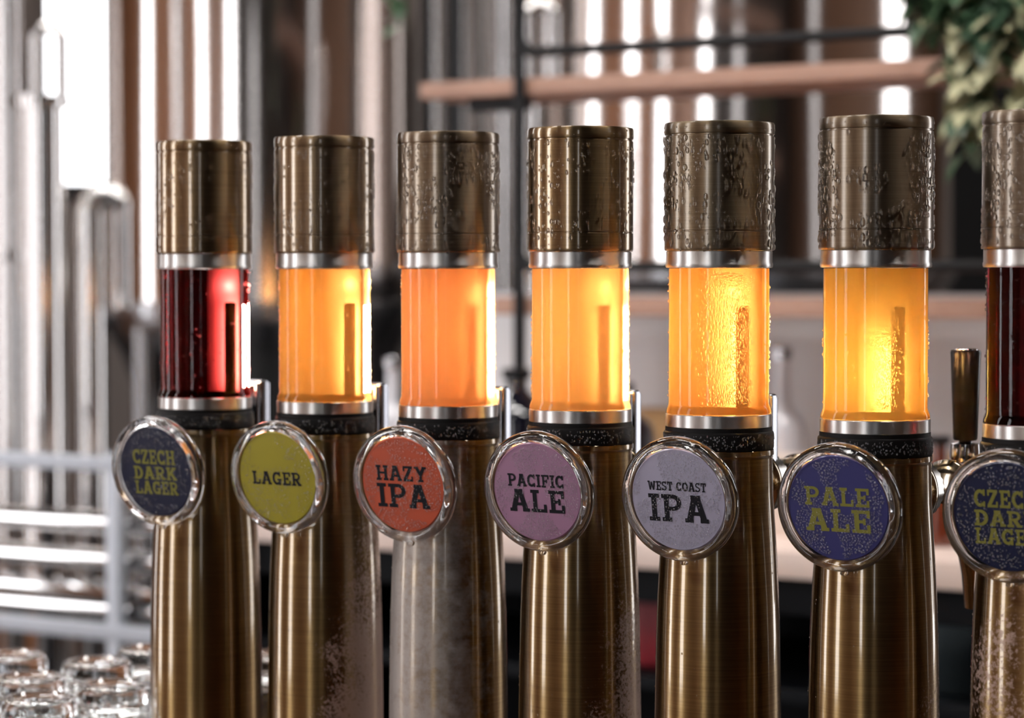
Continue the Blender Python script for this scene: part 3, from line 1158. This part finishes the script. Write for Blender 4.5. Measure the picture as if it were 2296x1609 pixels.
bottle(1158, 3.42, 0.056, 0.235, M_DKG, 'round dark glass bottle left of the pair, seen beside the cloudy orange beer tube', 0.22)
bottle(1385, 3.45, 0.062, 0.215, M_DKG, 'round dark glass bottle mostly hidden behind the PACIFIC ALE tap', 0.25)
bottle(2108, 3.36, 0.040, 0.155, M_AMB, 'short red-amber bottle left of the black tap handle', 0.3)
bottle(880, 3.40, 0.034, 0.25, M_CLR, 'pale bottle seen between the LAGER and HAZY IPA tubes', 0.35, M_CHROME)
bottle(1755, 3.62, 0.038, 0.27, M_CLR, 'pale bottle seen right of the WEST COAST IPA tube', 0.4, M_CHROME)


def carton(name, px, c, w, d_, h, mat, label):
    p = on_line(px, c)
    t = thing(name, label, 'box', (p.x, p.y, CT), ROWANG, None)
    bm = bmesh.new()
    box(bm, w, d_, h, T(0, 0, h / 2), 0.002)
    obj('carton', bm, mat, t)
    bm = bmesh.new()
    box(bm, w * 1.01, d_ * 1.02, 0.012, T(0, 0, h + 0.0062), 0.002)
    obj('lid', bm, mat, t)
    return t


carton('kraft_box', 1505, 3.66, 0.15, 0.12, 0.155, M_KRAFT, 'brown card box between the mauve and lavender badge taps')
carton('white_box', 1790, 3.40, 0.13, 0.12, 0.105, M_WHT, 'off white card box on the counter beside the indigo badge tap')
carton('tan_box', 2090, 3.64, 0.16, 0.10, 0.100, M_KRAFT, 'brown card box behind the short red-amber bottle')

# ------------------------------------------------------------------ plants
M_LEAF = pbr('leaf_green', (0.07, 0.12, 0.055, 1), 0.35, noise=(0.02, 0.06, 0.04, 1), noise_scale=9)
M_LEAF2 = pbr('pale_leaf', (0.50, 0.47, 0.30, 1), 0.45, noise=(0.28, 0.30, 0.18, 1), noise_scale=9)
M_POT = pbr('clay_pot', srgb(120, 92, 76), 0.7)
M_VINE = pbr('vine_stem', (0.06, 0.07, 0.02, 1), 0.6)


def leaf(bm, p, d_, n, ln, wd):
    d_ = d_.normalized()
    n = (n - d_ * n.dot(d_)).normalized()
    s = d_.cross(n)
    sh = ((0.0, 0.03), (0.2, 0.7), (0.45, 1.0), (0.72, 0.75), (1.0, 0.02))
    pr = None
    for t, w in sh:
        c = p + d_ * (ln * t) - n * (ln * 0.35 * t * t)
        row = [bm.verts.new(c + s * (wd * w / 2) + n * wd * 0.12 * w), bm.verts.new(c), bm.verts.new(c - s * (wd * w / 2) + n * wd * 0.12 * w)]
        if pr:
            bm.faces.new((pr[0], pr[1], row[1], row[0]))
            bm.faces.new((pr[1], pr[2], row[2], row[1]))
        pr = row


def plant(px, c, zb, pot_r, pot_h, strands, label, seed):
    g = random.Random(seed)
    p = on_line(px, c)
    root = thing('potted_plant', label, 'plant', (p.x, p.y, zb), ROWANG)
    bm = bmesh.new()
    lathe(bm, [(0, 0), (pot_r * 0.72, 0), (pot_r * 0.95, pot_h * 0.85), (pot_r, pot_h * 0.86), (pot_r, pot_h), (pot_r * 0.9, pot_h), (pot_r * 0.86, pot_h * 0.9), (0, pot_h * 0.88)], 40)
    obj('pot', bm, M_POT, root)
    sb, la, lb = bmesh.new(), bmesh.new(), bmesh.new()
    for (dx, dy, drop, dense, mixp) in strands:
        pts = []
        x0, y0 = dx * 0.3, dy * 0.3
        n = 14
        for k in range(n + 1):
            t = k / n
            out = min(1.0, t * 2.2)
            z = pot_h * 0.9 + 0.05 * math.sin(min(t * 2.2, 1) * PI) - max(0, t - 0.3) / 0.7 * drop
            pts.append(Vector((x0 + (dx - x0) * out + g.uniform(-.006, .006), y0 + (dy - y0) * out + g.uniform(-.006, .006), z)))
        tube(sb, pts, 0.0016, 5)
        for k in range(1, n + 1):
            for _ in range(dense):
                a = g.uniform(0, 2 * PI)
                q = pts[k] + (pts[k - 1] - pts[k]) * g.random()
                dv = Vector((math.cos(a), math.sin(a), g.uniform(-0.9, 0.2) if q.y < -0.14 else g.uniform(-0.05, 0.7)))
                leaf(lb if g.random() < mixp else la, q, dv, Vector((0, 0, 1)), g.uniform(0.040, 0.070), g.uniform(0.024, 0.038))
    obj('stems', sb, M_VINE, root)
    a = obj('foliage', la, M_LEAF, root)
    b = obj('pale_foliage', lb, M_LEAF2, root)
    return root


gg = random.Random(5)
st = []
for k in range(26):
    a = gg.uniform(0, 2 * PI)
    rr = gg.uniform(0.07, 0.12)
    st.append((rr * math.cos(a) * 1.2, rr * math.sin(a) * 0.8, gg.uniform(-0.17, -0.05), 2, 0.2))
for k in range(9):
    st.append((0.0 + gg.uniform(-0.03, 0.10), -0.165 + gg.uniform(-0.03, 0.005), gg.uniform(0.18, 0.26), 2, 0.85))
for k in range(10):
    st.append((gg.uniform(-0.10, 0.04), -0.165 + gg.uniform(-0.03, 0.005), gg.uniform(0.0, 0.16), 2, 0.15))
plant(2285, C_SH + 0.065, 1.864, 0.055, 0.10, st, 'green leafy plant spilling over the right end of the wooden shelf', 4)
st = [(0.012, -0.17, 0.40, 2, 0.0), (-0.012, -0.17, 0.36, 1, 0.0), (0.07, 0.0, -0.06, 2, 0), (-0.06, 0.0, -0.06, 2, 0)]
plant(1024, C_SH + 0.09, 2.2625, 0.05, 0.09, st, 'green vine hanging down beside the left end of the wooden shelf', 5)

# ------------------------------------------------------------------ tanks
M_TANK = steel('tank_steel', (0.68, 0.63, 0.60, 1), 0.11, wave=0.10)
M_TDARK = steel('tank_cone_steel', (0.34, 0.34, 0.35, 1), 0.24, wave=0.1)  # darker copy of the tank steel; dim floor reflection put into the colour


def tank(px, Y, r, zb, zt, label, seed):
    X = (px - 1148) / F * Y
    t = thing('fermentation_tank', label, 'tank', (X, Y, 0.0), seed * 1.3, 'steel fermentation tanks')
    bm = bmesh.new()
    prof_ = [(r, zb)]
    for k in range(1, 24):
        prof_.append((r, zb + (zt - zb) * k / 24))
    prof_ += [(r * 0.97, zt + 0.05), (r * 0.8, zt + 0.17), (r * 0.4, zt + 0.27), (0.0, zt + 0.29)]
    lathe(bm, prof_, 96)
    obj('shell', bm, M_TANK, t)
    bm = bmesh.new()
    lathe(bm, [(r * 0.995, zb), (r * 0.99, zb - 0.05), (r * 0.90, zb - 0.11), (0.06, zb - 0.95), (0.045, zb - 1.0), (0.0, zb - 1.0)], 96)
    obj('cone', bm, M_TDARK, t)
    bm = bmesh.new()
    lathe(bm, [(r + 0.001, zb + 0.02), (r + 0.008, zb + 0.018), (r + 0.010, zb), (r + 0.008, zb - 0.018), (r - 0.01, zb - 0.022), (r - 0.01, zb + 0.02)], 96, True)
    obj('weld_band', bm, M_TDARK, t)
    for k in range(4):
        a = PI / 4 + k * PI / 2
        bm = bmesh.new()
        x, y = (r * 0.93) * math.cos(a), (r * 0.93) * math.sin(a)
        tube(bm, [(x, y, 0.0), (x, y, zb - 0.04)], 0.03, 20)
        tube(bm, [(x, y, 0.0), (x, y, 0.015)], 0.06, 20)
        obj('leg', bm, M_TDARK, t)
    return t


tank(592, 6.0, 0.39, 1.45, 3.1, 'tall steel tank behind the LAGER tap with a dark cone below', 0)
tank(1655, 5.9, 0.517, 1.54, 3.1, 'wide steel tank behind the wooden shelves', 1)
tank(-190, 6.6, 0.36, 1.40, 3.1, 'steel tank at the left picture edge behind the pipes', 2)

# ------------------------------------------------------------------ brewery pipes
M_PIPE = steel('pipe_steel', (0.66, 0.64, 0.63, 1), 0.10)


def pipe(pts, r, label, group='steel pipes between the tanks', rings=(), mat=None):
    t = thing('steel_pipe', label, 'pipe', (pts[0].x, pts[0].y, pts[0].z), 0, group)
    bm = bmesh.new()
    tube(bm, [p - pts[0] for p in pts], r, 28)
    obj('pipe_run', bm, mat or M_PIPE, t)
    for z in rings:
        bm = bmesh.new()
        lathe(bm, [(r + 0.0005, -0.012), (r + 0.012, -0.012), (r + 0.014, 0), (r + 0.012, 0.012), (r + 0.0005, 0.012)], 32, True)
        obj('clamp_ring', bm, M_PIPE, t, (0, 0, z - pts[0].z))
    return t


def vert(px, Y, z0, z1, n=2):
    a = at(px, 618, Y)
    return [Vector((a.x, Y, z0 + (z1 - z0) * k / n)) for k in range(n + 1)]


def zat(py, Y):
    return at(1148, py, Y).z


UX, UZ = Vector((1, 0, 0)), Vector((0, 0, 1))
# big pipe with a small return bend on its top
z_t = zat(218, 4.9)
pipe(vert(98, 4.9, 0.0, z_t), 0.043, 'thick upright steel pipe left of all taps, white window behind it', rings=(zat(228, 4.9), 0.02))
xa, xb = at(82, 0, 4.9).x, at(138, 0, 4.9).x
zc = zat(90, 4.9)
cc = Vector(((xa + xb) / 2, 4.9, zc))
rr = (xb - xa) / 2
pts = [Vector((xa, 4.9, z_t - 0.0)), Vector((xa, 4.9, zc))] + arc_pts(cc, -UX, UZ, rr, 0.15, PI - 0.15, 12) + [Vector((xb, 4.9, zc)), Vector((xb, 4.9, z_t + 0.001))]
pipe(pts, 0.0145, 'small steel return bend standing on the thick upright pipe')
# second pipe with a U bend
xa, xb = at(198, 0, 4.95).x, at(268, 0, 4.95).x
zc = zat(470, 4.95)
cc = Vector(((xa + xb) / 2, 4.95, zc))
pts = [Vector((xa, 4.95, 0.0)), Vector((xa, 4.95, 0.9)), Vector((xa, 4.95, zc))] + arc_pts(cc, -UX, UZ, (xb - xa) / 2, 0.12, PI - 0.12, 14) + [Vector((xb, 4.95, zc)), Vector((xb, 4.95, zat(690, 4.95)))]
pipe(pts, [0.034] * 3 + [0.030 - 0.0004 * k for k in range(15)] + [0.022] * 2, 'steel pipe with a U bend, right of the thick upright pipe')
pipe(vert(20, 5.4, 0.0, 3.9), 0.030, 'upright steel pipe nearest the left picture edge', rings=(zat(572, 5.4), 0.02))
# pipes seen between the two tanks
for px, Y, r, lb in ((986, 6.6, 0.0175, 'thin upright steel pipe just right of the tall tank'),
                     (1057, 6.4, 0.021, 'bright upright steel pipe midway between the two tanks'),
                     (1112, 6.9, 0.029, 'grey upright steel pipe close to the left iron post'),
                     (1146, 6.7, 0.015, 'slim pale upright pipe touching the iron post outline')):
    pipe(vert(px, Y, 0.0, 3.9), r, lb, rings=(0.02,))
zc = zat(38, 5.2)
xa, xb = at(1186, 0, 5.2).x, at(1236, 0, 5.2).x
cc = Vector(((xa + xb) / 2, 5.2, zc))
pts = [Vector((xa, 5.2, 0.0)), Vector((xa, 5.2, 1.0)), Vector((xa, 5.2, zc))] + arc_pts(cc, -UX, UZ, (xb - xa) / 2, 0.12, PI - 0.12, 12) + [Vector((xb, 5.2, zc)), Vector((xb, 5.2, zat(175, 5.2)))]
pipe(pts, 0.0185, 'hooked steel pipe in front of the wide tank, behind the iron post')

# ------------------------------------------------------------------ steel rack at the left
M_RACK = pbr('grey_rack_paint', srgb(186, 191, 200), 0.4, metal=0.2)
C_R = 3.085
r0 = on_line(258, C_R)
rack = thing('steel_rack', 'pale grey metal rack with round rails behind the upturned tumblers', 'rack', (r0.x, r0.y, 0.0))


def hbar(name, z, h, d_, c, pa, pb, mat, round_=False):
    bm = bmesh.new()
    if round_:
        a, b = on_line(pa, c), on_line(pb, c)
        tube(bm, [a + Vector((0, 0, z)), b + Vector((0, 0, z))], h, 24)
    else:
        slab(bm, pa, pb, c, c + d_, z - h / 2, z + h / 2, 0.002)
    part(name, bm, mat, rack)


hbar('top_bar', zat(1042, 4.0), 0.024, 0.02, C_R, -260, 375, M_RACK)
hbar('bottom_bar', zat(1420, 4.0), 0.026, 0.02, C_R, -260, 375, M_RACK)
for py in (1170, 1252):
    hbar('rail', zat(py, 4.1), 0.019, 0, C_R + 0.055, -250, 375, M_PIPE, True)
hbar('tray', zat(1322, 4.1), 0.012, 0.10, C_R + 0.035, -250, 372, M_PIPE)
hbar('rail', zat(1362, 4.1), 0.019, 0, C_R + 0.055, -250, 375, M_PIPE, True)
for px in (258, -250, 368):
    bm = bmesh.new()
    p = on_line(px, C_R + 0.012)
    zt = zat(1030, 4.0)
    box(bm, 0.026, 0.022, zt, Matrix.Translation((p.x, p.y, zt / 2)) @ RFRAME, 0.002)
    part('post', bm, M_RACK, rack)
    bm = bmesh.new()
    p = on_line(px, C_R + 0.13)
    box(bm, 0.022, 0.022, zt, Matrix.Translation((p.x, p.y, zt / 2)) @ RFRAME, 0.002)
    part('post', bm, M_RACK, rack)

# ------------------------------------------------------------------ the room
M_WALL = pbr('wall_plaster', srgb(168, 158, 152), 0.7, noise=srgb(150, 138, 130), noise_scale=2)
M_DARKW = pbr('dark_bar_wall', srgb(60, 46, 38), 0.6, noise=srgb(44, 34, 28), noise_scale=2)
M_BRICK = pbr('warm_wood_cladding', srgb(212, 146, 98), 0.55, noise=srgb(158, 98, 60), noise_scale=2.0, stretch=(6, 6, 0.3))
M_PANEL = pbr('dark_wood_cladding', srgb(134, 98, 72), 0.55, noise=srgb(92, 64, 46), noise_scale=2.0, stretch=(6, 6, 0.3))
M_CEIL = pbr('dark_ceiling', srgb(58, 52, 50), 0.8)
M_FLOOR = pbr('concrete_floor', srgb(64, 62, 62), 0.45, noise=srgb(50, 48, 48), noise_scale=3)
X0, X1, Y0, Y1, H = -4.6, 4.6, -4.6, 8.6, 4.0
for nm, sx, sy, sz, x, y, z, mt in (('floor', X1 - X0 + 0.4, Y1 - Y0 + 0.4, 0.1, 0, (Y0 + Y1) / 2, -0.05, M_FLOOR), ('ceiling', X1 - X0 + 0.4, Y1 - Y0 + 0.4, 0.1, 0, (Y0 + Y1) / 2, H + 0.05, M_CEIL),
                                    ('wall_left', 0.2, Y1 - Y0, H, X0 - 0.1, (Y0 + Y1) / 2, H / 2, M_BRICK), ('wall_right', 0.2, Y1 - Y0, H, X1 + 0.1, (Y0 + Y1) / 2, H / 2, M_PANEL),
                                    ('wall_front', X1 - X0, 0.2, H, 0, Y0 - 0.1, H / 2, M_DARKW), ('wall_rear', X1 - X0, 0.2, H, 0, Y1 + 0.1, H / 2, M_WALL)):
    bm = bmesh.new()
    box(bm, sx, sy, sz, T(x, y, z))
    struct(nm, bm, mt)

M_FRAME = pbr('window_frame_paint', srgb(40, 38, 38), 0.5)
wn = 0


def window(side, a0, a1, z0, z1, strength, col=(0.97, 0.97, 1.0, 1), bars=1):
    global wn
    wn += 1
    mid, w, h, zc = (a0 + a1) / 2, a1 - a0, z1 - z0, (z0 + z1) / 2
    if side == 'left':
        M = T(X0 + 0.03, mid, zc) @ Matrix.Rotation(PI / 2, 4, 'Z')
    elif side == 'right':
        M = T(X1 - 0.03, mid, zc) @ Matrix.Rotation(PI / 2, 4, 'Z')
    elif side == 'front':
        M = T(mid, Y0 + 0.03, zc)
    else:
        M = T(mid, Y1 - 0.03, zc)
    bm = bmesh.new()
    for sx in (-1, 1):
        box(bm, 0.06, 0.06, h + 0.12, M @ T(sx * (w / 2 + 0.03), 0, 0))
        box(bm, w, 0.06, 0.06, M @ T(0, 0, sx * (h / 2 + 0.03)))
    for k in range(1, bars + 1):
        box(bm, 0.05, 0.06, h, M @ T(-w / 2 + w * k / (bars + 1), 0, 0))
    box(bm, w, 0.05, 0.04, M @ T(0, 0, h * 0.18))
    o = struct('window_%d' % wn, bm, M_FRAME)
    bm = bmesh.new()
    box(bm, w, 0.01, h, M)
    obj('pane', bm, emit('daylit_pane', col, strength), o)


window('left', 0.40, 1.05, 0.5, 3.7, 6.0, bars=0)
window('left', 2.9, 3.4, 0.5, 3.7, 6.0, bars=0)
window('left', 5.2, 5.5, 0.5, 3.7, 6.0, bars=0)
window('front', -4.0, -3.35, 0.5, 3.7, 7.5, bars=1)
window('front', -0.75, -0.5, 0.9, 3.3, 2.3, bars=0)
window('right', -0.4, 0.2, 0.5, 3.7, 1.0, bars=0)
window('right', 4.6, 5.6, 0.5, 3.7, 3.9, bars=1)
window('rear', -1.80, -1.43, 1.86, 3.8, 4.4, bars=0)

M_VOID = pbr('dark_gap_black', (0.012, 0.011, 0.011, 1), 0.7, spec=0.2)
bm = bmesh.new()
box(bm, 1.2, 0.06, 2.5, T(2.13, Y1 - 0.04, 1.25))
struct('gap_backdrop_1', bm, M_VOID)  # black sheet added for the dark gap right of the wide tank
bm = bmesh.new()
box(bm, 0.20, 0.06, H - 0.02, T(-0.26, Y1 - 0.04, H / 2))
struct('gap_strip_1', bm, M_VOID)  # black strip added for the dark gap between tall tank and pipes

M_LFRAME = pbr('fill_housing', (0.1, 0.1, 0.1, 1), 0.5)  # unseen ceiling panels added to brighten the back bar and badge fronts
for k, (x, y) in enumerate(((-1.6, 4.6), (0.4, 4.7), (2.2, 4.4), (0.0, 2.5), (1.3, 1.8), (-1.3, 3.3), (-1.5, 0.2), (-2.9, 0.9))):
    t = thing('fill_light', 'added unseen fill light above the tanks' if k < 3 else ('added unseen fill light above the aisle behind the taps' if k < 6 else 'added unseen fill light above the customer side of the bar'), 'lamp', (x, y, H - 0.09), 0, 'added fill lights under the ceiling')
    bm = bmesh.new()
    box(bm, 1.3, 0.28, 0.08, T(0, 0, 0.045), 0.004)
    obj('housing', bm, M_LFRAME, t)
    bm = bmesh.new()
    box(bm, 1.26, 0.24, 0.01, T(0, 0, 0.0))
    obj('diffuser', bm, emit('fill_glow', (1.0, 0.96, 0.92, 1), (24.0, 24.0, 24.0, 30.0, 30.0, 30.0, 16.0, 16.0)[k]), t)

# ------------------------------------------------------------------ world, camera
w = bpy.data.worlds.new('world')
SC.world = w
w.use_nodes = True
bg = w.node_tree.nodes['Background']
bg.inputs[0].default_value = (0.5, 0.6, 0.75, 1)
bg.inputs[1].default_value = 0.15

cd = bpy.data.cameras.new('camera')
cd.lens = 85
cd.sensor_width = 36
cd.clip_end = 60
cd.clip_start = 0.05
cd.dof.use_dof = True
cd.dof.focus_distance = 1.95
cd.dof.aperture_fstop = 4.5
cam = bpy.data.objects.new('camera', cd)
COL.objects.link(cam)
cam.location = (0, 0, EYE)
cam.rotation_euler = (PI / 2 - PITCH, 0, 0)
SC.camera = cam

SC.view_settings.view_transform = 'Standard'
SC.view_settings.look = 'None'
SC.view_settings.gamma = 1
SC.view_settings.exposure = 0.5
SC.view_settings.use_curve_mapping = False
cy = SC.cycles
cy.max_bounces = 9
cy.diffuse_bounces = 3
cy.glossy_bounces = 5
cy.transmission_bounces = 8
cy.transparent_max_bounces = 16
cy.volume_bounces = 0
cy.sample_clamp_indirect = 20.0
cy.caustics_reflective = False
cy.caustics_refractive = True
cy.blur_glossy = 0.4
